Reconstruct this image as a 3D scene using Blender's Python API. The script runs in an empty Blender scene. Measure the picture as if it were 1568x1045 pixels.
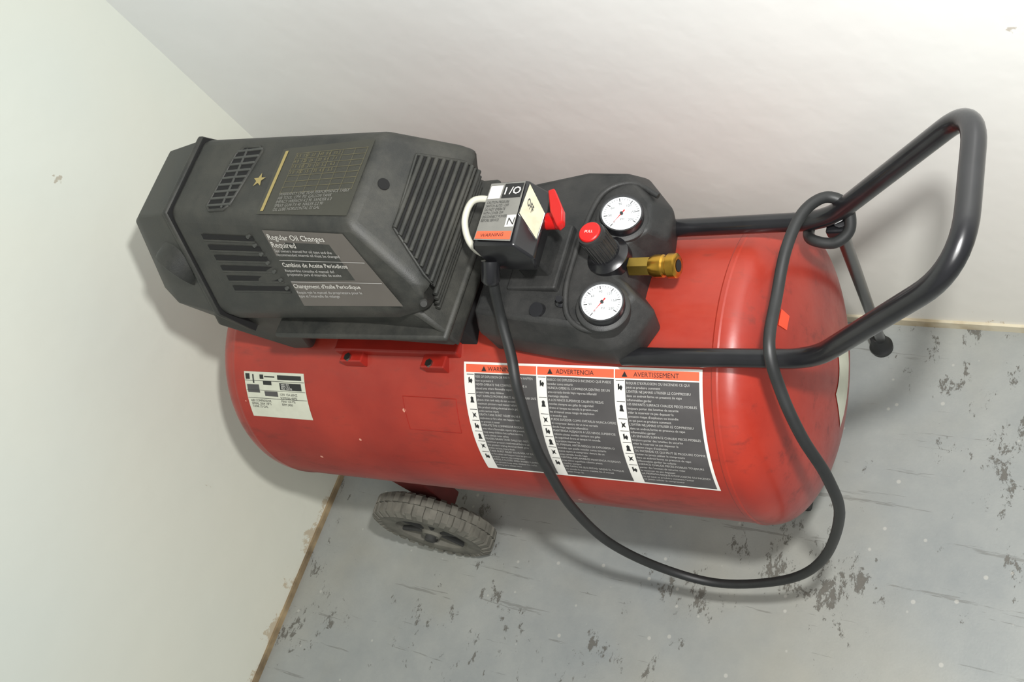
import bpy, bmesh, math, random
import numpy as np
from mathutils import Vector, Matrix
random.seed(7)
sc=bpy.context.scene
try:
    sc.view_settings.view_transform='Standard'
except Exception: pass

# ------------------------------------------------------------------ materials
def srgb(r,g,b):
    f=lambda c:(c/255/12.92) if c/255<=.04045 else ((c/255+.055)/1.055)**2.4
    return (f(r),f(g),f(b),1)
def mat(name,col,rough=.5,metal=0,noise=.0,nscale=20,bump=0,bscale=200,coat=0,col2=None,thr=None):
    m=bpy.data.materials.new(name);m.use_nodes=True
    nt=m.node_tree;N=nt.nodes;L=nt.links;b=N['Principled BSDF']
    b.inputs['Base Color'].default_value=col;b.inputs['Roughness'].default_value=rough;b.inputs['Metallic'].default_value=metal
    if coat: b.inputs['Coat Weight'].default_value=coat;b.inputs['Coat Roughness'].default_value=.12
    tc=N.new('ShaderNodeTexCoord')
    if noise or col2:
        n=N.new('ShaderNodeTexNoise');n.inputs['Scale'].default_value=nscale;n.inputs['Detail'].default_value=4
        L.new(tc.outputs['Object'],n.inputs['Vector'])
        r=N.new('ShaderNodeValToRGB');L.new(n.outputs['Fac'],r.inputs[0])
        t=thr or (.35,.7)
        r.color_ramp.elements[0].position=t[0];r.color_ramp.elements[1].position=t[1]
        r.color_ramp.elements[0].color=col
        c2=col2 or tuple(min(1,c*(1+noise)) for c in col[:3])+(1,)
        r.color_ramp.elements[1].color=c2
        L.new(r.outputs[0],b.inputs['Base Color'])
    if bump:
        n2=N.new('ShaderNodeTexNoise');n2.inputs['Scale'].default_value=bscale;n2.inputs['Detail'].default_value=3
        L.new(tc.outputs['Object'],n2.inputs['Vector'])
        bp=N.new('ShaderNodeBump');bp.inputs['Strength'].default_value=bump;bp.inputs['Distance'].default_value=.001
        L.new(n2.outputs['Fac'],bp.inputs['Height']);L.new(bp.outputs[0],b.inputs['Normal'])
    return m

def tank_mat():
    m=mat('red_tank_paint',srgb(176,44,32),.34,0,bump=.2,bscale=45,coat=.12)
    nt=m.node_tree;N=nt.nodes;L=nt.links;b=N['Principled BSDF']
    tc=N.new('ShaderNodeTexCoord')
    n=N.new('ShaderNodeTexNoise');n.inputs['Scale'].default_value=5;n.inputs['Detail'].default_value=8;n.inputs['Roughness'].default_value=.62
    L.new(tc.outputs['Object'],n.inputs['Vector'])
    r=N.new('ShaderNodeValToRGB');r.color_ramp.elements[0].position=.3;r.color_ramp.elements[1].position=.72
    r.color_ramp.elements[0].color=srgb(122,21,12);r.color_ramp.elements[1].color=srgb(158,44,27)
    L.new(n.outputs['Fac'],r.inputs[0])
    v=N.new('ShaderNodeTexVoronoi');v.inputs['Scale'].default_value=17
    L.new(tc.outputs['Object'],v.inputs['Vector'])
    lt=N.new('ShaderNodeMath');lt.operation='LESS_THAN';lt.inputs[1].default_value=.055;L.new(v.outputs['Distance'],lt.inputs[0])
    mx=N.new('ShaderNodeMix');mx.data_type='RGBA';L.new(lt.outputs[0],mx.inputs[0]);L.new(r.outputs[0],mx.inputs[6]);mx.inputs[7].default_value=srgb(200,140,120)
    mp=N.new('ShaderNodeMapping');mp.inputs['Scale'].default_value=(1,3.5,3.5);L.new(tc.outputs['Object'],mp.inputs['Vector'])
    ns=N.new('ShaderNodeTexNoise');ns.inputs['Scale'].default_value=9;ns.inputs['Detail'].default_value=8;ns.inputs['Roughness'].default_value=.75;L.new(mp.outputs[0],ns.inputs['Vector'])
    mr2=N.new('ShaderNodeMapRange');mr2.inputs[1].default_value=.55;mr2.inputs[2].default_value=.68;mr2.inputs[4].default_value=.7;L.new(ns.outputs['Fac'],mr2.inputs[0])
    mx2=N.new('ShaderNodeMix');mx2.data_type='RGBA';L.new(mr2.outputs[0],mx2.inputs[0]);L.new(mx.outputs[2],mx2.inputs[6]);mx2.inputs[7].default_value=srgb(98,26,19)
    ge=N.new('ShaderNodeNewGeometry');sx=N.new('ShaderNodeSeparateXYZ');L.new(ge.outputs['Normal'],sx.inputs[0])
    up=N.new('ShaderNodeMapRange');up.inputs[1].default_value=.3;up.inputs[2].default_value=1;up.inputs[4].default_value=.28;L.new(sx.outputs[2],up.inputs[0])
    du=N.new('ShaderNodeMath');du.operation='MULTIPLY';L.new(up.outputs[0],du.inputs[0]);L.new(ns.outputs['Fac'],du.inputs[1])
    mx3=N.new('ShaderNodeMix');mx3.data_type='RGBA';L.new(du.outputs[0],mx3.inputs[0]);L.new(mx2.outputs[2],mx3.inputs[6]);mx3.inputs[7].default_value=srgb(165,92,76)
    L.new(mx3.outputs[2],b.inputs['Base Color'])
    mr=N.new('ShaderNodeMapRange');mr.inputs[3].default_value=.24;mr.inputs[4].default_value=.58;L.new(ns.outputs['Fac'],mr.inputs[0]);L.new(mr.outputs[0],b.inputs['Roughness'])
    return m
M_red=tank_mat()
def dusty(name,col,dust,rough=.52):
    m=mat(name,col,rough,bump=.25,bscale=700)
    nt=m.node_tree;N=nt.nodes;L=nt.links;b=N['Principled BSDF'];tc=N.new('ShaderNodeTexCoord')
    n=N.new('ShaderNodeTexNoise');n.inputs['Scale'].default_value=14;n.inputs['Detail'].default_value=8;n.inputs['Roughness'].default_value=.72;L.new(tc.outputs['Object'],n.inputs['Vector'])
    r=N.new('ShaderNodeValToRGB');r.color_ramp.elements[0].position=.38;r.color_ramp.elements[1].position=.8;r.color_ramp.elements[0].color=col;r.color_ramp.elements[1].color=dust
    L.new(n.outputs['Fac'],r.inputs[0]);L.new(r.outputs[0],b.inputs['Base Color'])
    mr=N.new('ShaderNodeMapRange');mr.inputs[3].default_value=rough-.14;mr.inputs[4].default_value=rough+.2;L.new(n.outputs['Fac'],mr.inputs[0]);L.new(mr.outputs[0],b.inputs['Roughness'])
    b.inputs['Specular IOR Level'].default_value=.4
    return m
M_shroud=dusty('charcoal_plastic',srgb(40,41,39),srgb(70,69,63))
M_console=dusty('dark_console_plastic',srgb(32,33,33),srgb(60,59,57))
M_black=mat('black_gloss_paint',srgb(20,20,22),.28,noise=.5,nscale=30,coat=.3)
M_rub=mat('black_rubber',srgb(28,29,29),.5,noise=.4,nscale=40)
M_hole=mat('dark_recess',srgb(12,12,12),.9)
M_slat=mat('slat_plastic',srgb(56,57,54),.5,noise=.3,nscale=30)
M_tire=mat('dusty_tire',srgb(92,90,82),.85,noise=.5,nscale=40,bump=.4,bscale=120)
M_hub=mat('wheel_hub',srgb(44,44,42),.8,noise=.4,nscale=30)
M_redb=mat('red_bracket',srgb(134,28,18),.45,noise=.3,nscale=20)
M_maroon=mat('dark_red_bracket',srgb(100,36,32),.6,noise=.3,nscale=20)
M_brass=mat('brass',srgb(196,150,62),.28,1,noise=.2,nscale=60)
M_steel=mat('steel',srgb(150,148,142),.35,1)
M_redp=mat('red_plastic',srgb(180,24,22),.35)
M_white=mat('label_white',srgb(212,210,203),.5,noise=.05)
M_cream=mat('label_cream',srgb(190,191,174),.5,noise=.1,nscale=60)
M_ink=mat('label_ink',srgb(66,64,64),.42,noise=.3,nscale=25)
M_blk=mat('print_black',srgb(28,28,28),.5)
M_orng=mat('label_orange',srgb(205,88,58),.5,noise=.1)
M_txt=mat('print_white',srgb(172,170,166),.5,noise=.05)
M_txt2=mat('print_worn_white',srgb(186,183,176),.5,noise=.1,nscale=80)
M_gold=mat('print_gold',srgb(140,126,78),.5,noise=.1)
M_goldd=mat('print_gold_dim',srgb(94,88,62),.5,noise=.1)
M_olive=mat('olive_label',srgb(50,49,42),.42,noise=.2,nscale=20)
M_taupe=mat('taupe_label',srgb(82,77,72),.42,noise=.2,nscale=12)
M_glabel=mat('grey_label',srgb(112,111,106),.45,noise=.15,nscale=40)
M_yell=mat('yellowed_label',srgb(164,160,138),.5,noise=.25,nscale=80)
M_dial=mat('dial_white',srgb(210,214,215),.3,noise=.03,coat=.6)
M_tubew=mat('white_tube',srgb(185,184,170),.4,noise=.1)
M_orect=mat('orange_marker',srgb(215,66,38),.5,noise=.1)

# ------------------------------------------------------------------ helpers
YAW=math.radians(3.69)
root=bpy.data.objects.new('air_compressor',None);bpy.context.collection.objects.link(root)
root.location=(-.997,.543,.4314);root.rotation_euler=(0,0,YAW)
def link(name,me,m,smooth=False,bevel=0,seg=2,ang=35,parent=root):
    if m is not None and not me.materials: me.materials.append(m)
    o=bpy.data.objects.new(name,me);bpy.context.collection.objects.link(o)
    if parent is not None: o.parent=parent
    if bevel:
        md=o.modifiers.new('bev','BEVEL');md.width=bevel;md.segments=seg;md.limit_method='ANGLE';md.angle_limit=math.radians(ang)
    if smooth:
        for p in me.polygons:p.use_smooth=True
        if smooth!='all':
            try: me.set_sharp_from_angle(angle=math.radians(smooth if smooth>1 else 40))
            except Exception: pass
    return o
def mesh(name,vs,fs,m,**k):
    me=bpy.data.meshes.new(name);me.from_pydata([tuple(v) for v in vs],[],fs)
    bm=bmesh.new();bm.from_mesh(me);bmesh.ops.recalc_face_normals(bm,faces=bm.faces);bm.to_mesh(me);bm.free()
    return link(name,me,m,**k)
def loft(name,rings,m,cap=True,closed=True,**k):
    n=len(rings[0]);vs=[v for r in rings for v in r];fs=[]
    for i in range(len(rings)-1):
        for j in range(n if closed else n-1):
            a=i*n+j;b=i*n+(j+1)%n;fs.append((a,b,b+n,a+n))
    if cap: fs.append(tuple(range(n)));fs.append(tuple(range((len(rings)-1)*n,len(rings)*n)))
    return mesh(name,vs,fs,m,**k)
def box(name,x0,x1,y0,y1,z0,z1,m,bevel=.002,**k):
    vs=[(x,y,z) for x in(x0,x1) for y in(y0,y1) for z in(z0,z1)]
    fs=[(0,1,3,2),(4,5,7,6),(0,1,5,4),(2,3,7,6),(0,2,6,4),(1,3,7,5)]
    return mesh(name,vs,fs,m,bevel=bevel,**k)
def frame(axis):
    a=Vector(axis).normalized();h=Vector((0,0,1)) if abs(a.z)<.9 else Vector((1,0,0))
    u=a.cross(h).normalized();v=a.cross(u).normalized();return a,u,v
def lathe(name,center,axis,prof,m,n=48,smooth=40,**k):
    a,u,v=frame(axis);c=Vector(center);rings=[]
    for d,r in prof:
        rings.append([c+a*d+(u*math.cos(2*math.pi*i/n)+v*math.sin(2*math.pi*i/n))*r for i in range(n)])
    return loft(name,rings,m,smooth=smooth,**k)
def crom(pts,sub=8):
    P=[Vector(p) for p in pts];P=[P[0]*2-P[1]]+P+[P[-1]*2-P[-2]];out=[]
    for i in range(1,len(P)-2):
        for s in range(sub):
            t=s/sub;a,b,c,d=P[i-1:i+3]
            out.append(.5*((2*b)+(c-a)*t+(2*a-5*b+4*c-d)*t*t+(-a+3*b-3*c+d)*t**3))
    out.append(P[-2]);return out
def rounded(pts,rad,seg=8):
    P=[Vector(p) for p in pts];out=[P[0]]
    for i in range(1,len(P)-1):
        r=rad[i-1] if isinstance(rad,(list,tuple)) else rad
        a=(P[i-1]-P[i]);b=(P[i+1]-P[i]);r=min(r,a.length*.49,b.length*.49)
        p=P[i]+a.normalized()*r;q=P[i]+b.normalized()*r
        for s in range(seg+1):
            t=s/seg;out.append(p*(1-t)**2+P[i]*2*t*(1-t)+q*t*t)
    out.append(P[-1]);return out
def tube(name,path,r,m,n=14,**k):
    P=[Vector(p) for p in path];rings=[];T=(P[1]-P[0]).normalized();_,u,_=frame(T)
    for i,p in enumerate(P):
        t=(P[min(i+1,len(P)-1)]-P[max(i-1,0)]).normalized()
        u=(u-t*u.dot(t)).normalized();v=t.cross(u)
        rings.append([p+(u*math.cos(2*math.pi*j/n)+v*math.sin(2*math.pi*j/n))*r for j in range(n)])
    return loft(name,rings,m,smooth=60,**k)
def quadpatch(name,P,m,n=1,**k):
    return mesh(name,P,[(0,1,2,3)],m,**k)
R=.2
def cyl(x,a,r=R):
    a=math.radians(a);return Vector((x,-r*math.cos(a),r*math.sin(a)))
def cylpatch(name,x0,x1,a0,a1,off,m,n=None):
    n=n or max(2,int(abs(a1-a0)/2.5));vs=[];fs=[]
    for i in range(n+1):
        a=a0+(a1-a0)*i/n;vs+= [cyl(x0,a,R+off),cyl(x1,a,R+off)]
    for i in range(n): fs.append((2*i,2*i+1,2*i+3,2*i+2))
    return mesh(name,vs,fs,m,smooth='all')
def text(name,s,size,fn,m,spacing=1.0,align='LEFT',maxw=None,bold=0):
    cu=bpy.data.curves.new(name,'FONT');cu.body=s;cu.size=size;cu.resolution_u=2;cu.space_line=spacing;cu.align_x=align;cu.offset=bold
    ob=bpy.data.objects.new(name,cu);bpy.context.collection.objects.link(ob)
    dg=bpy.context.evaluated_depsgraph_get();me=bpy.data.meshes.new_from_object(ob.evaluated_get(dg))
    bpy.data.objects.remove(ob);me.materials.clear()
    w=max([v.co.x for v in me.vertices] or [1]);sx=1
    if maxw and w>maxw: sx=maxw/w
    for v in me.vertices: v.co=fn(v.co.x*sx,v.co.y)
    return link(name,me,m)

# ------------------------------------------------------------------ tank
XS=.472;HD=.066;XLs=-.340;HDL=.076
prof=[];K=22;PW=.90
for i in range(K+1):
    th=math.pi/2*i/K;prof.append((XLs-HDL*math.cos(th)**PW,max(R*math.sin(th)**PW,.0005)))
prof+=[(XLs+.001,R),(XLs+.003,R+.001),(XLs+.008,R+.001),(XLs+.01,R),(XS-.01,R),(XS-.008,R+.0012),(XS-.003,R+.0012),(XS-.001,R)]
for i in range(K+1):
    th=math.pi/2*(1-i/K);prof.append((XS+HD*math.cos(th)**PW,max(R*math.sin(th)**PW,.0005)))
lathe('tank',(0,0,0),(1,0,0),prof,M_red,n=128,smooth=30)
def arcpath(a,b,n=8): return [cyl(a[0]+(b[0]-a[0])*i/n,a[1]+(b[1]-a[1])*i/n,R+.0001) for i in range(n+1)]
tube('pad_outline',arcpath((0,48),(.093,48))+arcpath((.093,48),(.09,33.4))+arcpath((.09,33.4),(0.0,33.4))+arcpath((0,33.4),(0,48)),.0006,M_redb,n=6)

# --- warning label
A1,A0=62.8,15.9;X0,X1=.110,.452
deg=lambda arc:math.degrees(arc/R)
cylpatch('warning_label',X0,X1,A0,A1,.0005,M_white)
W=(X1-X0-.006)/3
words={0:"risk of explosion or fire what can happen how to prevent it never operate the compressor inside a closed area where flammable vapors are present keep away children hot surface moving parts always wear safety glasses drain tank daily do not exceed maximum pressure read manual before using this product unplug electrical shock ground outlet serious injury death tank burst relief valve",
1:"riesgo de explosion o incendio que puede suceder como evitarlo nunca opere el compresor dentro de un area cerrada donde haya vapores inflamables mantenga alejados a los ninos superficie caliente piezas moviles siempre use gafas de seguridad drene el tanque no exceda la presion maxima lea el manual antes",
2:"risque d'explosion ou incendie ce qui peut se produire comment l'eviter ne jamais utiliser le compresseur dans un endroit ferme en presence de vapeurs inflammables garder les enfants surface chaude pieces mobiles toujours porter des lunettes de securite vider le reservoir ne pas depasser la pression"}
heads=['WARNING','ADVERTENCIA','AVERTISSEMENT']
labfn=lambda off,x0,atop:(lambda u,v:cyl(x0+u,atop+deg(v),R+off))
for k in range(3):
    xa=X0+.003+W*k+.0008;xb=xa+W-.0016
    at=A1-deg(.003)
    cylpatch('label_header_%d'%k,xa,xb,at-deg(.0105),at,.0009,M_orng)
    text('label_header_text_%d'%k,heads[k],.0082,labfn(.0013,(xa+xb)/2,at-deg(.0082)),M_blk,align='CENTER')
    hw={0:.026,1:.036,2:.042}[k];cx=(xa+xb)/2-hw
    mesh('label_triangle_%d'%k,[cyl(cx-.004,at-deg(.0088),R+.0013),cyl(cx+.004,at-deg(.0088),R+.0013),cyl(cx,at-deg(.002),R+.0013)],[(0,1,2)],M_blk)
    tp=at-deg(.012);bt=A0+deg(.003)
    cylpatch('label_body_%d'%k,xa+.0135,xb,bt,tp,.0009,M_ink)
    H=math.radians(tp-bt)*R
    ws=words[k].upper().split() ;low=words[k].split()
    rnd=random.Random(k+3);txt=[];idx=0
    nl=int(H/.0052)
    seclen=[2,3,5,3,4,4,3,3];sec=[];c=0
    for s in seclen:
        c+=s;sec.append(c)
    for l in range(nl-1):
        width=38 if (l+1) not in sec else rnd.randint(14,28)
        s='';src=ws if (l==0 or l in sec) else low
        while len(s)<width:
            s+=src[idx%len(src)]+' ';idx+=1
        txt.append(s[:41])
    text('label_text_%d'%k,'\n'.join(txt),.0043,labfn(.0013,xa+.0152,tp-deg(.0055)),M_txt,spacing=1.2,maxw=W-.0185)
    icons=[.004,.030,.052,.068,.084,.100,.118]
    for i,y in enumerate(icons):
        if y+.011>H: continue
        a=tp-deg(y)
        cylpatch('label_rule_%d_%d'%(k,i),xa+.001,xa+.0125,a+deg(.0022),a+deg(.003),.0009,M_blk,n=2)
        p0=xa+.0035;w_=.0065;at_=a-deg(.0010);h_=.0088
        J=lambda u,v:cyl(p0+u*w_,at_-deg(v*h_),R+.0009)
        if i%3==0: mesh('label_icon_%d_%d'%(k,i),[J(0,.1),J(.35,0),J(.35,.45),J(.7,.2),J(1,.5),J(.75,1),J(.3,.75),J(0,1)],[tuple(range(8))],M_blk)
        elif i%3==1: mesh('label_icon_%d_%d'%(k,i),[J(.5,0),J(.85,.2),J(.8,.55),J(1,1),J(0,1),J(.2,.55),J(.15,.2)],[tuple(range(7))],M_blk)
        else: mesh('label_icon_%d_%d'%(k,i),[J(0,0),J(.4,.3),J(1,.1),J(.7,.5),J(1,.9),J(.45,.7),J(0,1),J(.2,.5)],[tuple(range(8))],M_blk)
# --- serial label
sx0,sx1,sa0,sa1=-.314,-.186,34,55.2
cylpatch('serial_label',sx0,sx1,sa0,sa1,.0005,M_cream)
def lp(n,x0,x1,y0,y1,m=M_blk):
    cylpatch(n,sx0+x0,sx0+x1,sa1-deg(y1),sa1-deg(y0),.0009,m,n=4)
lp('sl_1',.003,.012,.003,.012);lp('sl_2',.034,.042,.004,.011);lp('sl_3',.072,.122,.004,.011);lp('sl_4',.004,.030,.020,.033,M_ink);lp('sl_5',.075,.120,.016,.027,M_blk);lp('sl_6',.04,.068,.030,.038,M_ink);lp('sl_7',.018,.021,.004,.018);lp('sl_8',.044,.066,.006,.008);lp('sl_9',.04,.058,.014,.020)
lp('sl_r1',.001,.127,.0135,.0142);lp('sl_r2',.001,.127,.0415,.0422);lp('sl_r3',.001,.127,.0287,.0292)
text('sl_t1','AIR COMPRESSOR\nSERIAL 2004  HP 5\nTANK 33 GAL',.0055,lambda u,v:cyl(sx0+.006+u,sa1-deg(.048)+deg(v),R+.0009),M_blk,spacing=.9)
text('sl_t2','120V 15A 60HZ\nSCFM 8.6 40PSI\nMAX 150 PSI\nRPM 3450',.0055,lambda u,v:cyl(sx0+.072+u,sa1-deg(.036)+deg(v),R+.0009),M_blk)
text('sl_t3','240V 1PH\nAMPS 15.0\nMAX 150 PSI',.0042,lambda u,v:cyl(sx0+.078+u,sa1-deg(.0195)+deg(v),R+.0013),M_white,spacing=.8)
cylpatch('rear_sticker',.36,.47,121,134,.0005,M_yell)
def dome(x,a,off=.0006):
    c=min(1,max(0,(x-XS)/HD))**(1/PW);rr=R*(math.sqrt(max(0,1-c*c)))**PW
    return cyl(x,a,rr+off)
def domepatch(name,x0,x1,a0,a1,m,off=.0008):
    n=6;vs=[];fs=[]
    for i in range(n+1):
        for j in range(n+1): vs.append(dome(x0+(x1-x0)*i/n,a0+(a1-a0)*j/n)+Vector((off,0,0)))
    for i in range(n):
        for j in range(n): a=i*(n+1)+j;fs.append((a,a+1,a+n+2,a+n+1))
    mesh(name,vs,fs,m,smooth='all')
domepatch('orange_marker',.519,.524,84,92,M_orect)
domepatch('dome_sticker',.531,.5372,-150,-70,M_cream)

# ------------------------------------------------------------------ pump shroud
def ring(x,yc,zt,wt,zm,wm,zb,wb,dx=(0,0,0)):
    return [(x+dx[2],yc-wb,zb),(x+dx[1],yc-wm,zm),(x+dx[0],yc-wt,zt),(x+dx[0],yc+wt,zt),(x+dx[1],yc+wm,zm),(x+dx[2],yc+wb,zb)]
S1=(.022,.478,.060,.340,.130,.300,.120)
loft('shroud_cap',[ring(-.345,.040,.425,.048,.335,.105,.275,.09),ring(-.30,.036,.452,.056,.335,.126,.268,.11),ring(-.205,.0225,.476,.060,.338,.131,.27,.12),ring(-.2,.022,.474,.058,.338,.128,.27,.118)],M_shroud,bevel=.012,seg=4,smooth=40,ang=20)
loft('shroud_seam_lip',[ring(-.207,.0225,.482,.062,.338,.135,.272,.122),ring(-.198,.022,.482,.062,.338,.135,.272,.122)],M_shroud,bevel=.003,seg=2,smooth=40)
loft('shroud_seam_groove',[ring(-.1972,.022,.4795,.061,.338,.1325,.272,.122),ring(-.1945,.0215,.4795,.061,.338,.1325,.272,.122)],M_hole)
loft('shroud_cover',[ring(-.2,*S1),ring(.122,0,.472,.066,.357,.117,.325,.110),ring(.180,.002,.382,.100,.366,.108,.330,.100,(0,.003,-.018))],M_shroud,bevel=.011,seg=4,smooth=40,ang=20)
sp=[(-.262,.285),(-.185,.198),(-.145,.202),(-.128,.246),(.150,.250),(.164,.262),(.164,.300),(.140,.335),(-.24,.335)]
y0f=lambda x:(-.114+.012*(.15-x)/.35,.110+.022*(.15-x)/.35)
vs=[(x,y0f(x)[0]+(.012 if z<.26 else 0)+(.010 if z>.31 else 0),z) for x,z in sp]+[(x,y0f(x)[1]-(.012 if z<.26 else 0)-(.010 if z>.31 else 0),z) for x,z in sp]
n=len(sp);fs=[tuple(range(n)),tuple(range(n,2*n))]+[(i,(i+1)%n,n+(i+1)%n,n+i) for i in range(n)]
mesh('shroud_tray',vs,fs,M_shroud,bevel=.006,seg=3,smooth=40)
box('tray_lip',-.125,.168,-.121,.116,.288,.298,M_shroud,bevel=.004,smooth=40)
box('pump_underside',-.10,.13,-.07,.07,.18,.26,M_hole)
ax=Vector((-.50,-.80,-.12)).normalized();sn=(-.228,-.034,.398)
lathe('intake_snout',sn,ax,[(-.03,.038),(.040,.035),(.046,.0335),(.047,.0300),(.046,.0270),(.043,.0265)],M_shroud,n=40)
lathe('intake_opening',sn,ax,[(.0440,.0268),(.0464,.0262),(.0466,.0005)],M_hole,n=30)
def fpt(x,k,off=0):
    s=(x+.2)/.322
    a=Vector((x,-.038+s*(-.066+.038),.478+s*(.472-.478)));b=Vector((x,-.108+s*(-.117+.108),.340+s*(.357-.340)))
    nrm=Vector((0,-(a.z-b.z),(a.y-b.y))).normalized()
    return a.lerp(b,k)+nrm*off
def ftext(name,s,size,x0,k0,m,bold=0,dx=0):
    L=.145
    return text(name,s,size,lambda u,v:fpt(x0+u,k0-v/L,.0016),m,spacing=.95,bold=bold)
quadpatch('oil_label',[fpt(-.028,.12,.0010),fpt(.108,.12,.0010),fpt(.150,.93,.0010),fpt(-.020,.93,.0010)],M_taupe)
ftext('oil_text_a','Regular Oil Changes',.0118,-.024,.215,M_txt2,.0001)
ftext('oil_text_a2','Required',.0118,-.024,.295,M_txt2,.0001)
ftext('oil_text_b','See owners manual for oil type and the\nrecommended interval oil must be changed',.0062,-.023,.345,M_txt)
def fquad(name,x0,x1,k0,k1,off,m): return quadpatch(name,[fpt(x0,k0,off),fpt(x1,k0,off),fpt(x1,k1,off),fpt(x0,k1,off)],m)
fquad('oil_rule',-.023,.122,.43,.435,.0016,M_txt)
ftext('oil_text_c','Cambios de Aceite Periodicos',.0092,-.022,.50,M_txt2,.0001)
ftext('oil_text_d','Requeridos consulte el manual del\npropietario para el intervalo de aceite',.0062,-.022,.555,M_txt)
fquad('oil_rule2',-.021,.134,.66,.665,.0016,M_txt)
ftext('oil_text_e',"Changement d'huile Periodique",.0092,-.021,.73,M_txt2,.0001)
ftext('oil_text_f',"Requis voir le manuel du proprietaire pour le\ntype et l'intervalle de vidange",.0062,-.020,.79,M_txt)
for i in range(6):
    k=.19+.105*i;x0=-.150+.002*i;x1=-.052+.004*i
    P=[fpt(x0,k,.0012),fpt(x1,k,.0012),fpt(x1,k+.05,.0012),fpt(x0,k+.05,.0012)]
    quadpatch('front_vent_slot_%d'%i,P,M_hole)
    tube('front_vent_lip_%d'%i,[fpt(x0,k+.065,.0),fpt(x1,k+.065,.0)],.0018,M_shroud,n=8)
for i in range(7):
    k=.19+.09*i;c=fpt(-.058+.004*i,k,.002)
    lathe('vent_stud_%d'%i,c,(0,-.85,.5),[(-.002,.003),(.002,.0025)],M_slat,n=10)
zt=lambda x:.478-.006*(x+.2)/.322
def tpq(name,P,m,off=.001): return quadpatch(name,[(x,y,zt(x)+off) for x,y in P],m)
tpq('top_label',[(-.032,.050),(.116,.052),(.119,-.057),(-.030,-.048)],M_olive)
for i in range(8):
    y=.040-.0085*i
    tpq('top_label_rule_%d'%i,[(-.005,y+.0005),(.110,y+.0005),(.110,y),(-.005,y)],M_goldd,.0015)
for i in range(7):
    x=-.004+.019*i;tpq('top_label_col_%d'%i,[(x,.041),(x+.0005,.041),(x+.0005,-.02),(x,-.02)],M_goldd,.0015)
tpq('top_label_bar',[(-.026,.046),(-.021,.046),(-.020,-.044),(-.025,-.044)],M_gold,.0015)
text('top_label_text','WARRANTY ONE YEAR PERFORMANCE TABLE\nAIR TOOL  CFM  PSI  GALLON TANK\nIMPACT WRENCH 4.2 90  SANDER 6.0\nSPRAY GUN 7.5 40  NAILER 2.2 90\nOIL LUBE HORIZONTAL 33 GAL',.0062,lambda u,v:Vector((-.004+u,-.023+v,zt(u)+.0016)),M_glabel,spacing=.9,maxw=.112)
text('top_label_table','5.5  150  33  240  8.6  10.2\n4.0  125  26  120  6.4   7.1\n3.5  115  20  120  5.3   6.2\n3.0  100  15  120  4.8   5.5',.0066,lambda u,v:Vector((-.003+u,.0425-.0085+v,zt(u)+.0016)),M_goldd,spacing=1.25)
st=[];cx,cy=-.052,.004
for i in range(10):
    r=.011 if i%2==0 else .0045;a=math.pi/2+i*math.pi/5;st.append((cx+r*math.cos(a),cy+r*math.sin(a),zt(cx)+.001))
mesh('star_logo',st,[tuple(range(10))],M_gold)
vo=[(-.128,-.030),(-.118,.050),(-.106,.060),(-.078,.058),(-.070,.050),(-.086,-.030),(-.094,-.038),(-.120,-.038)]
mesh('top_vent_recess',[(x,y,zt(x)+.0008) for x,y in vo],[tuple(range(8))],M_hole)
tube('top_vent_rim',[(x,y,zt(x)) for x,y in vo+vo[:1]],.0022,M_shroud,n=8)
for i in range(9):
    y=-.031+.0105*i;xa=-.127+.010*(y+.03)/.08;xb=-.084+.014*(y+.03)/.08
    box('top_vent_slat_%d'%i,xa,xb,y-.0018,y+.0018,zt(xa)-.002,zt(xa)+.0022,M_slat,bevel=.001)
box('top_vent_divider',-.100,-.097,-.036,.056,.475,.4785,M_slat,bevel=.001)
# end louvres
a=Vector((.122,0,.472));b=Vector((.180,0,.382));c3=Vector((.183,0,.366));d3=Vector((.162,0,.330))
def rpt(k,y,off):
    if k<=1: s,e,t=a,b,k
    elif k<=1.15: s,e,t=b,c3,(k-1)/.15
    else: s,e,t=c3,d3,(k-1.15)/.39
    d=(e-s);nn=Vector((-d.z,0,d.x)).normalized()
    if nn.x<0: nn=-nn
    p=s+d*t+nn*off;return Vector((p.x,y,p.z))
lo=[rpt(.44,.056,.001),rpt(.98,.078,.001),rpt(1.14,.080,.002),rpt(1.14,-.088,.002),rpt(.98,-.082,.001),rpt(.50,-.046,.001)]
mesh('louvre_recess_upper',[lo[0],lo[1],lo[4],lo[5]],[(0,1,2,3)],M_hole)
mesh('louvre_recess_lower',[lo[1],lo[2],lo[3],lo[4]],[(0,1,2,3)],M_hole)
tube('louvre_rim',[Vector(p) for p in lo+lo[:1]],.002,M_shroud,n=8)
for i in range(8):
    k=.50+.084*i;w_=min(1.15,(k-.46)/.52);ya=-(.046+.037*w_);yb=.057+.022*w_
    tube('louvre_slat_%d'%i,[rpt(k,ya+.003,.0022),rpt(k,yb-.003,.0022)],.0031,M_shroud,n=8)
for i in range(4):
    zz=.352-.011*i;xx=.178-.006*i
    tube('lower_louvre_slat_%d'%i,[(xx,-.090,zz),(xx,.088,zz)],.0034,M_shroud,n=8)
lathe('shroud_screw_hole',rpt(.22,.0,.0008),(.84,0,.54),[(0,.0075),(.0008,.007),(.0008,.0005)],M_hole,n=20)
lathe('shroud_screw',(.172,-.106,.360),(.6,-.6,.4),[(0,.005),(.005,.004),(.005,.0005)],M_hub,n=16)

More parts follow.
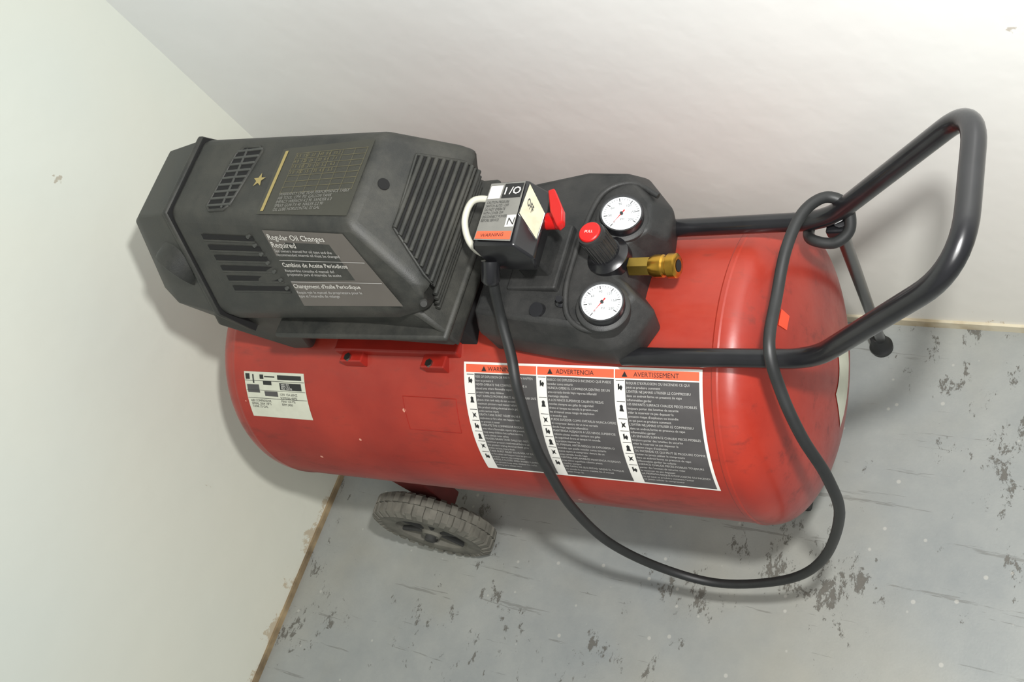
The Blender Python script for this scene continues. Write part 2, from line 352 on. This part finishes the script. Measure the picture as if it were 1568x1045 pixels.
box('saddle_plate',-.115,.105,-.088,.088,.178,.194,M_redb,bevel=.003)
box('saddle_tab',.045,.085,-.106,-.085,.168,.186,M_redb,bevel=.002)
box('saddle_tab_left',-.10,-.06,-.103,-.085,.172,.190,M_redb,bevel=.002)
lathe('saddle_bolt',(.060,-.100,.184),(0,0,1),[(0,.006),(.005,.006),(.005,.001)],M_steel,n=6)
lathe('saddle_bolt_left',(-.085,-.097,.188),(0,0,1),[(0,.006),(.005,.006),(.005,.001)],M_steel,n=6)

# ------------------------------------------------------------------ console
plan=[(.172,-.084),(.230,-.092),(.290,-.099),(.366,-.103),(.388,-.086),(.406,-.048),(.388,-.030),(.374,-.022),(.374,.028),(.386,.040),(.400,.052),(.395,.096),(.352,.142),(.290,.142),(.172,.124)]
cx=.285
def cr(s,z,slope=.18,sx=None):
    out=[]
    for x,y in plan:
        X=cx+(x-cx)*(sx or s);Yy=y*s
        zz=z-(max(0,X-.30)*slope);out.append((X,Yy,zz))
    return out
loft('console_body',[cr(.93,.190,0,.90),cr(.97,.212,0,.95),cr(1.0,.246,.1),cr(.88,.284)],M_console,bevel=.005,seg=3,smooth=40,ang=20)
ridge=crom([(.384,.098,.262),(.350,.112,.273),(.318,.094,.280),(.308,.040,.283),(.306,0,.283),(.308,-.045,.283),(.320,-.080,.278),(.350,-.092,.270),(.380,-.078,.262)],6)
tube('console_ridge',ridge,.0035,M_console,n=10)
box('console_step',.168,.235,-.080,.112,.19,.235,M_console,bevel=.006,smooth=40)
nrm=Vector((.33,-.02,.94)).normalized()
def gauge(tag,c,ang):
    c=Vector(c)
    lathe('gauge_boss_'+tag,c,nrm,[(-.03,.033),(-.006,.0315),(-.004,.029)],M_console,n=48)
    lathe('gauge_bezel_'+tag,c,nrm,[(-.008,.0262),(.006,.0262),(.008,.0254),(.008,.0236),(.005,.0232)],M_black,n=48)
    lathe('gauge_face_'+tag,c,nrm,[(.003,.0236),(.0052,.0236),(.0052,.0004)],M_dial,n=48)
    ex=(Vector((0,1,0)).cross(nrm)).normalized();ey=nrm.cross(ex).normalized()
    ca,sa=math.cos(ang),math.sin(ang);fx=ex*ca+ey*sa;fy=ey*ca-ex*sa
    o=c+nrm*.0058
    vs=[];fs=[]
    for i in range(31):
        t=math.radians(225-270*i/30);r0=.0188 if i%5 else .0168;r1=.0213;w=.00022 if i%5 else .0005
        d=fx*math.cos(t)+fy*math.sin(t);p=nrm.cross(d);k=len(vs)
        vs+=[o+d*r0+p*w,o+d*r1+p*w,o+d*r1-p*w,o+d*r0-p*w];fs.append((k,k+1,k+2,k+3))
    mesh('gauge_ticks_'+tag,vs,fs,M_blk)
    for i,s in enumerate(['0','30','60','90','120','150','200']):
        t=math.radians(225-45*i);q=o+fx*(math.cos(t)*.0137)+fy*(math.sin(t)*.0137-.0015)
        text('gauge_num_%s_%d'%(tag,i),s,.0044,lambda u,v,q=q:q+fx*u+fy*v,M_blk,align='CENTER')
    text('gauge_psi_'+tag,'PSI',.0038,lambda u,v:o+fx*u+fy*(v-.009),M_blk,align='CENTER')
    t=math.radians(225);d=fx*math.cos(t)+fy*math.sin(t);p=nrm.cross(d);oo=o+nrm*.0008
    mesh('gauge_needle_'+tag,[oo-d*.006+p*.0009,oo+d*.018,oo-d*.006-p*.0009],[(0,1,2)],M_redp)
    lathe('gauge_pin_'+tag,c,nrm,[(.0055,.002),(.008,.0018),(.008,.0002)],M_blk,n=14)
gauge('tank',(.356,.056,.284),math.radians(20))
gauge('outlet',(.362,-.064,.282),math.radians(20))
kc=Vector((.349,.004,.272))
lathe('regulator_collar',kc,(0,0,1),[(-.005,.026),(.008,.026),(.011,.022),(.016,.019)],M_black,n=40)
lathe('regulator_knob',kc,(0,0,1),[(.008,.0155),(.052,.0165),(.056,.0158),(.0562,.014)],M_console,n=40)
lathe('regulator_cap',kc,(0,0,1),[(.053,.0135),(.0580,.0133),(.0592,.0122),(.0592,.0003)],M_redp,n=40)
text('regulator_mark','PULL',.005,lambda u,v:kc+Vector((u,v-.002,.0597)),M_white,align='CENTER')
for i in range(24):
    t=2*math.pi*i/24;tube('regulator_rib_%d'%i,[kc+Vector((.0158*math.cos(t),.0158*math.sin(t),.014)),kc+Vector((.0165*math.cos(t),.0165*math.sin(t),.050))],.0011,M_console,n=6)
bc=(.376,-.004,.266)
lathe('coupler_hex',bc,(1,0,0),[(0,.0118),(.026,.0118),(.028,.011)],mat('dull_brass',srgb(150,125,60),.35,1,noise=.3,nscale=60),n=6,smooth=20)
lathe('coupler_body',bc,(1,0,0),[(.026,.0115),(.032,.0135),(.042,.0135),(.044,.0118),(.047,.0118),(.049,.0145),(.058,.0145),(.060,.0118),(.060,.0075),(.050,.007)],M_brass,n=36)
lathe('coupler_bore',bc,(1,0,0),[(.0605,.0072),(.061,.0003)],M_hole,n=20)

# ------------------------------------------------------------------ pressure switch
swt=[(.238,.037,.392),(.290,.037,.392),(.296,-.050,.390),(.240,-.046,.390)]
swm=[(.236,.039,.386),(.305,.039,.362),(.310,-.052,.362),(.238,-.050,.384)]
swb=[(.236,.037,.335),(.298,.037,.335),(.300,-.050,.335),(.238,-.048,.335)]
loft('switch_box',[swb,swm,swt],M_black,bevel=.003,seg=2,smooth=30)
box('switch_neck',.245,.285,-.028,.028,.255,.345,M_console,bevel=.004,smooth=30)
box('switch_flange',.225,.295,-.045,.045,.272,.288,M_console,bevel=.003)
zsw=.3935
def sp_(x,y): return Vector((x,y,zsw))
quadpatch('switch_label',[sp_(.241,.034),sp_(.2885,.034),sp_(.294,-.047),sp_(.243,-.0435)],M_glabel)
quadpatch('switch_label_black',[(x,y,zsw+.0004) for x,y in((.262,.032),(.288,.032),(.288,.012),(.262,.012))],M_blk)
quadpatch('switch_label_white',[(x,y,zsw+.0004) for x,y in((.243,.030),(.260,.030),(.260,.012),(.243,.012))],M_white)
quadpatch('switch_label_orange',[(x,y,zsw+.0004) for x,y in((.244,-.032),(.292,-.034),(.293,-.045),(.244,-.042))],M_orng)
quadpatch('switch_label_icon',[(x,y,zsw+.0004) for x,y in((.279,-.012),(.291,-.012),(.292,-.028),(.280,-.028))],M_white)
text('switch_icon','N',.014,lambda u,v:Vector((.2812+u,-.0255+v,zsw+.0008)),M_blk)
text('switch_text','CAUTION PRESSURE\nSWITCH AUTO / OFF\nDO NOT OPERATE\nWITH COVER OFF\nDISCONNECT POWER\nBEFORE SERVICE',.0052,lambda u,v:Vector((.2445+u,.005+v,zsw+.0006)),M_blk,spacing=.95,maxw=.034)
text('switch_io','I /O',.014,lambda u,v:Vector((.264+u,.017+v,zsw+.0008)),M_white,bold=.0002)
text('switch_warn','WARNING',.0065,lambda u,v:Vector((.251+u,-.0405+v,zsw+.0008)),M_blk)
q=[Vector((.294,.034,.393)),Vector((.315,.001,.375)),Vector((.307,-.030,.364)),Vector((.291,-.010,.392))]
nq=(q[1]-q[0]).cross(q[3]-q[0]).normalized()
if nq.z<0:nq=-nq
loft('on_off_plate',[[p-nq*.008 for p in q],[p+nq*.001 for p in q]],M_black,bevel=.0008)
def qb(u,v): return (q[0].lerp(q[1],u)).lerp(q[3].lerp(q[2],u),v)+nq*.0014
mesh('on_off_sticker',[qb(.04,.06),qb(.97,.04),qb(.96,.95),qb(.05,.94)],[(0,1,2,3)],M_yell)
fx=(q[1]-q[0]).normalized();fy=(q[0]-q[3]).normalized()
text('on_off_text','OFF',.012,lambda u,v:q[3]+fx*(u*.7+.008)+fy*(v+.022)+nq*.002,M_blk,bold=.0002)
text('auto_text','o/',.010,lambda u,v:q[2]+fx*(u-.007)+fy*(v+.008)+nq*.002,M_blk,bold=.0002)
lathe('switch_lever_pivot',(.312,.006,.352),(1,0,0),[(-.012,.010),(.006,.010),(.008,.008),(.008,.001)],M_redp,n=24)
mesh_l=[(.318,.024,.388),(.329,.023,.392),(.341,.002,.382),(.340,-.010,.373),(.332,-.014,.370),(.322,.002,.378)]
loft('switch_lever',[[Vector(p) for p in mesh_l],[Vector(p)-Vector((.002,0,.012)) for p in mesh_l]],M_redp,bevel=.002,smooth=30)
lathe('drain_knob',(.275,-.066,.262),(.1,-.3,1),[(0,.014),(.010,.014),(.012,.010),(.026,.009),(.026,.0005)],M_black,n=20)
lathe('relief_valve',(.302,-.058,.270),(.3,-.2,1),[(0,.007),(.014,.007),(.016,.004),(.024,.004),(.024,.0005)],M_black,n=12)
tube('unloader_tube',crom([(.240,.026,.352),(.222,.034,.362),(.200,.030,.368),(.192,.008,.362),(.198,-.014,.350),(.214,-.026,.340),(.236,-.024,.336)],8),.0042,M_tubew,n=12)
lathe('cord_gland',(.243,-.058,.346),(-.1,-.75,-.65),[(-.014,.011),(.010,.011),(.014,.008)],M_black,n=16)

# ------------------------------------------------------------------ handle
hp=[(.36,-.09,.203),(.590,-.09,.209),(.768,-.088,.384),(.762,.088,.386),(.575,.09,.206),(.36,.09,.204)]
tube('handle',rounded(hp,[.035,.062,.048,.035],10),.0113,M_black,n=20)
tube('rear_leg',rounded([(.590,.088,.208),(.578,.102,.16),(.476,.258,-.39)],.02,8),.0082,M_black,n=12)
lathe('rear_leg_foot',(.470,.262,-.4312),(0,0,1),[(0,.018),(.010,.019),(.016,.014),(.045,.012),(.047,.009)],M_rub,n=24)
box('leg_clamp',.572,.600,.078,.102,.186,.200,M_black,bevel=.003)
fv=[(.33,-.04),(.395,-.04),(.395,.045),(.33,.045)]
loft('front_foot_bracket',[[(x,y*1.5,-.186) for x,y in fv],[(x,y,-.30) for x,y in fv],[(x,y*.9,-.405) for x,y in fv]],M_maroon,bevel=.004)
box('front_foot_pad',.322,.402,-.042,.048,-.4312,-.402,M_rub,bevel=.006)

# ------------------------------------------------------------------ wheels
WR=.114;WX,WZ=-.240,-.4314+WR
def wheel(tag,yo,sgn):
    A=(0,sgn,0);c=(WX,yo,WZ);r=WR-.006
    lathe('tire_'+tag,c,A,[(-.020,.066),(-.022,.074),(-.022,r-.014),(-.019,r-.004),(-.013,r),(.013,r),(.019,r-.004),(.022,r-.014),(.022,.074),(.020,.068),(.010,.064),(.006,.036),(.010,.032),(.014,.020),(.022,.016),(.022,.001)],M_tire,n=72,smooth=30)
    vs=[];fs=[];nl=32
    for side in(-1,1):
        for i in range(nl):
            t0=2*math.pi*(i+(.5 if side>0 else 0))/nl;dt=2*math.pi/nl*.31
            k=len(vs)
            for (tt,yy,rr) in [(-dt,.001,r-.002),(dt,.001,r-.002),(dt,.0215,r-.016),(-dt,.0215,r-.016),(-dt*.85,.001,WR),(dt*.85,.001,WR),(dt*.85,.0175,WR-.001),(-dt*.85,.0175,WR-.001),(dt*.85,.0242,WR-.014),(-dt*.85,.0242,WR-.014)]:
                a_=t0+tt;vs.append((WX+rr*math.cos(a_),yo+side*yy,WZ+rr*math.sin(a_)))
            fs+=[(k+4,k+5,k+6,k+7),(k+7,k+6,k+8,k+9),(k+0,k+1,k+5,k+4),(k+9,k+8,k+2,k+3),(k+1,k+2,k+8,k+6,k+5),(k+0,k+4,k+7,k+9,k+3)]
    mesh('tread_'+tag,vs,fs,M_tire)
    for i in range(6):
        t=2*math.pi*i/6;d=Vector((math.cos(t),0,math.sin(t)));tube('spoke_%s_%d'%(tag,i),[Vector(c)+d*.018+Vector((0,sgn*.010,0)),Vector(c)+d*.068+Vector((0,sgn*.012,0))],.006,M_hub,n=8)
    lathe('axle_cap_'+tag,c,A,[(.018,.010),(.030,.010),(.032,.008),(.032,.0005)],M_hub,n=20)
wheel('front',-.180,-1);wheel('rear',.180,1)
tube('axle',[(WX,-.19,WZ),(WX,.19,WZ)],.008,M_steel,n=16)
for s in(-1,1):
    yb=s*.125
    loft('axle_bracket_%s'%('front' if s<0 else 'rear'),[[(WX-.045,yb-.02,-.13),(WX+.045,yb-.02,-.13),(WX+.045,yb+.02,-.13),(WX-.045,yb+.02,-.13)],[(WX-.018,yb-.018,WZ-.018),(WX+.018,yb-.018,WZ-.018),(WX+.018,yb+.018,WZ-.018),(WX-.018,yb+.018,WZ-.018)]],M_maroon,bevel=.003)

# ------------------------------------------------------------------ power cord
cp=[(.243,-.052,.350),(.238,-.066,.325),(.230,-.082,.288),(.236,-.118,.250),(.240,-.150,.222),(.243,-.192,.160),(.240,-.206,.112),(.228,-.220,.01),(.226,-.225,-.12),(.262,-.221,-.232),(.340,-.220,-.272),(.450,-.211,-.232),(.522,-.200,-.148),(.580,-.190,0.),(.590,-.180,.095),(.576,-.160,.160),(.562,-.130,.208),(.554,-.095,.246),(.549,-.030,.242),(.552,.025,.250),(.562,.071,.250),(.580,.098,.240),(.600,.096,.226),(.602,.078,.205),(.585,.066,.196),(.560,.070,.196),(.548,.088,.186),(.556,.108,.196)]
tube('power_cord',crom(cp,8),.0066,M_rub,n=14)

# ------------------------------------------------------------------ room
XL,YB,XR,YF,ZC=-1.597,.886,2.6,-2.8,2.6
def wall_mat(name,col,warm,seed):
    m=bpy.data.materials.new(name);m.use_nodes=True;nt=m.node_tree;N=nt.nodes;L=nt.links;b=N['Principled BSDF'];b.inputs['Roughness'].default_value=.42
    g=N.new('ShaderNodeNewGeometry');mp=N.new('ShaderNodeMapping');mp.inputs['Location'].default_value=(seed,seed*2,0);L.new(g.outputs['Position'],mp.inputs['Vector'])
    n=N.new('ShaderNodeTexNoise');n.inputs['Scale'].default_value=1.3;n.inputs['Detail'].default_value=3;L.new(mp.outputs[0],n.inputs['Vector'])
    r=N.new('ShaderNodeValToRGB');r.color_ramp.elements[0].position=.35;r.color_ramp.elements[1].position=.7;r.color_ramp.elements[0].color=col;r.color_ramp.elements[1].color=warm;L.new(n.outputs['Fac'],r.inputs[0])
    v=N.new('ShaderNodeTexVoronoi');v.inputs['Scale'].default_value=6;n5=N.new('ShaderNodeTexNoise');n5.inputs['Scale'].default_value=90;n5.inputs['Detail'].default_value=2;L.new(mp.outputs[0],n5.inputs['Vector'])
    ad=N.new('ShaderNodeVectorMath');ad.operation='MULTIPLY_ADD';L.new(n5.outputs['Color'],ad.inputs[0]);ad.inputs[1].default_value=(.03,.03,.03);L.new(mp.outputs[0],ad.inputs[2]);L.new(ad.outputs[0],v.inputs['Vector'])
    lt=N.new('ShaderNodeMapRange');lt.inputs[1].default_value=.040;lt.inputs[2].default_value=.030;lt.inputs[3].default_value=0;lt.inputs[4].default_value=.6;L.new(v.outputs['Distance'],lt.inputs[0])
    sx=N.new('ShaderNodeSeparateXYZ');L.new(g.outputs['Position'],sx.inputs[0])
    n6=N.new('ShaderNodeTexNoise');n6.inputs['Scale'].default_value=18;n6.inputs['Detail'].default_value=6;n6.inputs['Roughness'].default_value=.7;L.new(mp.outputs[0],n6.inputs['Vector'])
    mr=N.new('ShaderNodeMapRange');mr.inputs[1].default_value=0;mr.inputs[2].default_value=.10;mr.inputs[3].default_value=.25;mr.inputs[4].default_value=0;L.new(sx.outputs[2],mr.inputs[0])
    sm=N.new('ShaderNodeMath');sm.operation='ADD';L.new(n6.outputs['Fac'],sm.inputs[0]);L.new(mr.outputs[0],sm.inputs[1])
    gt=N.new('ShaderNodeMapRange');gt.inputs[1].default_value=.745;gt.inputs[2].default_value=.785;gt.inputs[4].default_value=.8;L.new(sm.outputs[0],gt.inputs[0])
    m1=N.new('ShaderNodeMix');m1.data_type='RGBA';L.new(lt.outputs[0],m1.inputs[0]);L.new(r.outputs[0],m1.inputs[6]);m1.inputs[7].default_value=srgb(150,135,112)
    m2=N.new('ShaderNodeMix');m2.data_type='RGBA';L.new(gt.outputs[0],m2.inputs[0]);L.new(m1.outputs[2],m2.inputs[6]);m2.inputs[7].default_value=srgb(158,138,108)
    # yellowed lower band of wall paint
    m3=N.new('ShaderNodeMix');m3.data_type='RGBA';yl=N.new('ShaderNodeMapRange');yl.inputs[1].default_value=.9;yl.inputs[2].default_value=.05;yl.inputs[4].default_value=.35;L.new(sx.outputs[2],yl.inputs[0]);L.new(yl.outputs[0],m3.inputs[0]);L.new(m2.outputs[2],m3.inputs[6]);m3.inputs[7].default_value=srgb(222,212,186)
    L.new(m3.outputs[2],b.inputs['Base Color'])
    nb=N.new('ShaderNodeTexNoise');nb.inputs['Scale'].default_value=14;nb.inputs['Detail'].default_value=3;L.new(mp.outputs[0],nb.inputs['Vector'])
    bp=N.new('ShaderNodeBump');bp.inputs['Strength'].default_value=.25;bp.inputs['Distance'].default_value=.006;L.new(nb.outputs['Fac'],bp.inputs['Height']);L.new(bp.outputs[0],b.inputs['Normal'])
    return m
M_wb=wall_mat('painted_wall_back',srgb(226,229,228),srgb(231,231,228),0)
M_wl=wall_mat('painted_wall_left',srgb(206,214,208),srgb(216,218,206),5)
def floor_mat():
    m=bpy.data.materials.new('worn_painted_concrete');m.use_nodes=True;nt=m.node_tree;N=nt.nodes;L=nt.links;b=N['Principled BSDF'];b.inputs['Roughness'].default_value=.5
    g=N.new('ShaderNodeNewGeometry')
    def noise(s,d=6,ro=.6,mp=None,dist=0):
        n=N.new('ShaderNodeTexNoise');n.inputs['Scale'].default_value=s;n.inputs['Detail'].default_value=d;n.inputs['Roughness'].default_value=ro;n.inputs['Distortion'].default_value=dist
        L.new((mp or g).outputs[0],n.inputs['Vector']);return n
    def rng(src,a,b_,c=0,d=1):
        r=N.new('ShaderNodeMapRange');r.inputs[1].default_value=a;r.inputs[2].default_value=b_;r.inputs[3].default_value=c;r.inputs[4].default_value=d;L.new(src,r.inputs[0]);return r.outputs[0]
    def math_(op,a,b_):
        r=N.new('ShaderNodeMath');r.operation=op
        for i,x in enumerate((a,b_)):
            if isinstance(x,(int,float)): r.inputs[i].default_value=x
            else: L.new(x,r.inputs[i])
        return r.outputs[0]
    base=noise(3,8,.7);cr_=N.new('ShaderNodeValToRGB');cr_.color_ramp.elements[0].position=.3;cr_.color_ramp.elements[1].position=.75
    cr_.color_ramp.elements[0].color=srgb(128,133,133);cr_.color_ramp.elements[1].color=srgb(158,160,155);L.new(base.outputs['Fac'],cr_.inputs[0])
    mp=N.new('ShaderNodeMapping');mp.inputs['Rotation'].default_value=(0,0,math.radians(50));mp.inputs['Scale'].default_value=(1.6,1,1);L.new(g.outputs[0],mp.inputs['Vector'])
    chips=noise(17,8,.80,mp,.2);mask=noise(4.0,4,.6)
    s=math_('ADD',chips.outputs['Fac'],rng(mask.outputs['Fac'],.42,.68,-.10,.075))
    c1=rng(s,.578,.600)
    mp2=N.new('ShaderNodeMapping');mp2.inputs['Rotation'].default_value=(0,0,math.radians(-50));mp2.inputs['Scale'].default_value=(.5,9,1);L.new(g.outputs[0],mp2.inputs['Vector'])
    scr=noise(5,5,.75,mp2);c2=rng(scr.outputs['Fac'],.62,.65)
    v=N.new('ShaderNodeTexVoronoi');v.inputs['Scale'].default_value=26;L.new(g.outputs[0],v.inputs['Vector']);c3=rng(v.outputs['Distance'],.10,.07)
    dk=math_('MAXIMUM',c1,math_('MULTIPLY',c2,.45))
    dk=math_('MULTIPLY',dk,.8)
    stain=noise(1.4,4);st_=rng(stain.outputs['Fac'],.52,.68,0,.35)
    a0=N.new('ShaderNodeMix');a0.data_type='RGBA';L.new(st_,a0.inputs[0]);L.new(cr_.outputs[0],a0.inputs[6]);a0.inputs[7].default_value=srgb(152,144,122)
    a1=N.new('ShaderNodeMix');a1.data_type='RGBA';L.new(dk,a1.inputs[0]);L.new(a0.outputs[2],a1.inputs[6])
    cc=N.new('ShaderNodeValToRGB');cc.color_ramp.elements[0].color=srgb(46,45,43);cc.color_ramp.elements[1].color=srgb(98,93,83);L.new(chips.outputs['Fac'],cc.inputs[0]);L.new(cc.outputs[0],a1.inputs[7])
    a2=N.new('ShaderNodeMix');a2.data_type='RGBA';L.new(math_('MULTIPLY',c3,.5),a2.inputs[0]);L.new(a1.outputs[2],a2.inputs[6]);a2.inputs[7].default_value=srgb(185,183,175)
    L.new(a2.outputs[2],b.inputs['Base Color'])
    fine=noise(250,1);h=math_('SUBTRACT',math_('MULTIPLY',fine.outputs['Fac'],.25),dk)
    bp=N.new('ShaderNodeBump');bp.inputs['Strength'].default_value=.5;bp.inputs['Distance'].default_value=.0015;L.new(h,bp.inputs['Height']);L.new(bp.outputs[0],b.inputs['Normal'])
    return m
M_floor=floor_mat()
M_trim=mat('dirty_trim',srgb(166,146,112),.7,noise=.3,nscale=14,col2=srgb(92,78,60),thr=(.4,.7))
M_trim2=mat('dusty_trim',srgb(206,198,174),.7,noise=.3,nscale=14,col2=srgb(150,130,96),thr=(.45,.75))
T=.1
def rb(name,x0,x1,y0,y1,z0,z1,m): return box(name,x0,x1,y0,y1,z0,z1,m,bevel=0,parent=None)
rb('floor',XL-T,XR,YF,YB+T,-T,0,M_floor)
rb('wall_back',XL-T,XR,YB,YB+T,0,ZC,M_wb)
rb('wall_left',XL-T,XL,YF,YB,0,ZC,M_wl)
rb('baseboard_left',XL,XL+.005,YF,YB-.006,0,.012,M_trim)
rb('baseboard_back',XL,XR,YB-.005,YB,0,.018,M_trim2)

# ------------------------------------------------------------------ camera
Xc=np.array([.8123,.0737,-.5787]);Xc/=np.linalg.norm(Xc)
Zc=np.array([-.4794,-.4754,-.7386]);Zc-=Xc*(Zc@Xc);Zc/=np.linalg.norm(Zc);Yc=np.cross(Zc,Xc)
right=Vector((Xc[0],Yc[0],Zc[0]));down=Vector((Xc[1],Yc[1],Zc[1]));fwd=Vector((Xc[2],Yc[2],Zc[2]))
rot=Matrix((right,-down,-fwd)).transposed()
cam=bpy.data.cameras.new('camera');co=bpy.data.objects.new('camera',cam);bpy.context.collection.objects.link(co)
cam.sensor_width=36;cam.lens=36*1650/1568;cam.clip_start=.02
co.matrix_world=Matrix.Translation((0,0,1.65))@rot.to_4x4();sc.camera=co

# ------------------------------------------------------------------ lights
def area(name,loc,aim,size,power,col):
    l=bpy.data.lights.new(name,'AREA');l.shape='DISK';l.size=size;l.energy=power;l.color=col
    o=bpy.data.objects.new(name,l);bpy.context.collection.objects.link(o);o.location=loc
    o.rotation_euler=(Vector(aim)-Vector(loc)).to_track_quat('-Z','Y').to_euler();return o
fl=Vector((0,0,1.65))+right*.08-down*.22
area('flash_light',fl,Vector((-.6,.65,.5)),.07,25,(1,.99,.97))
area('ceiling_light',(.5,-.6,2.55),(.2,.3,0),1.2,34,(1,.99,.96))
w=bpy.data.worlds.new('world');sc.world=w;w.use_nodes=True;w.node_tree.nodes['Background'].inputs[0].default_value=(.94,.98,1.0,1);w.node_tree.nodes['Background'].inputs[1].default_value=.33
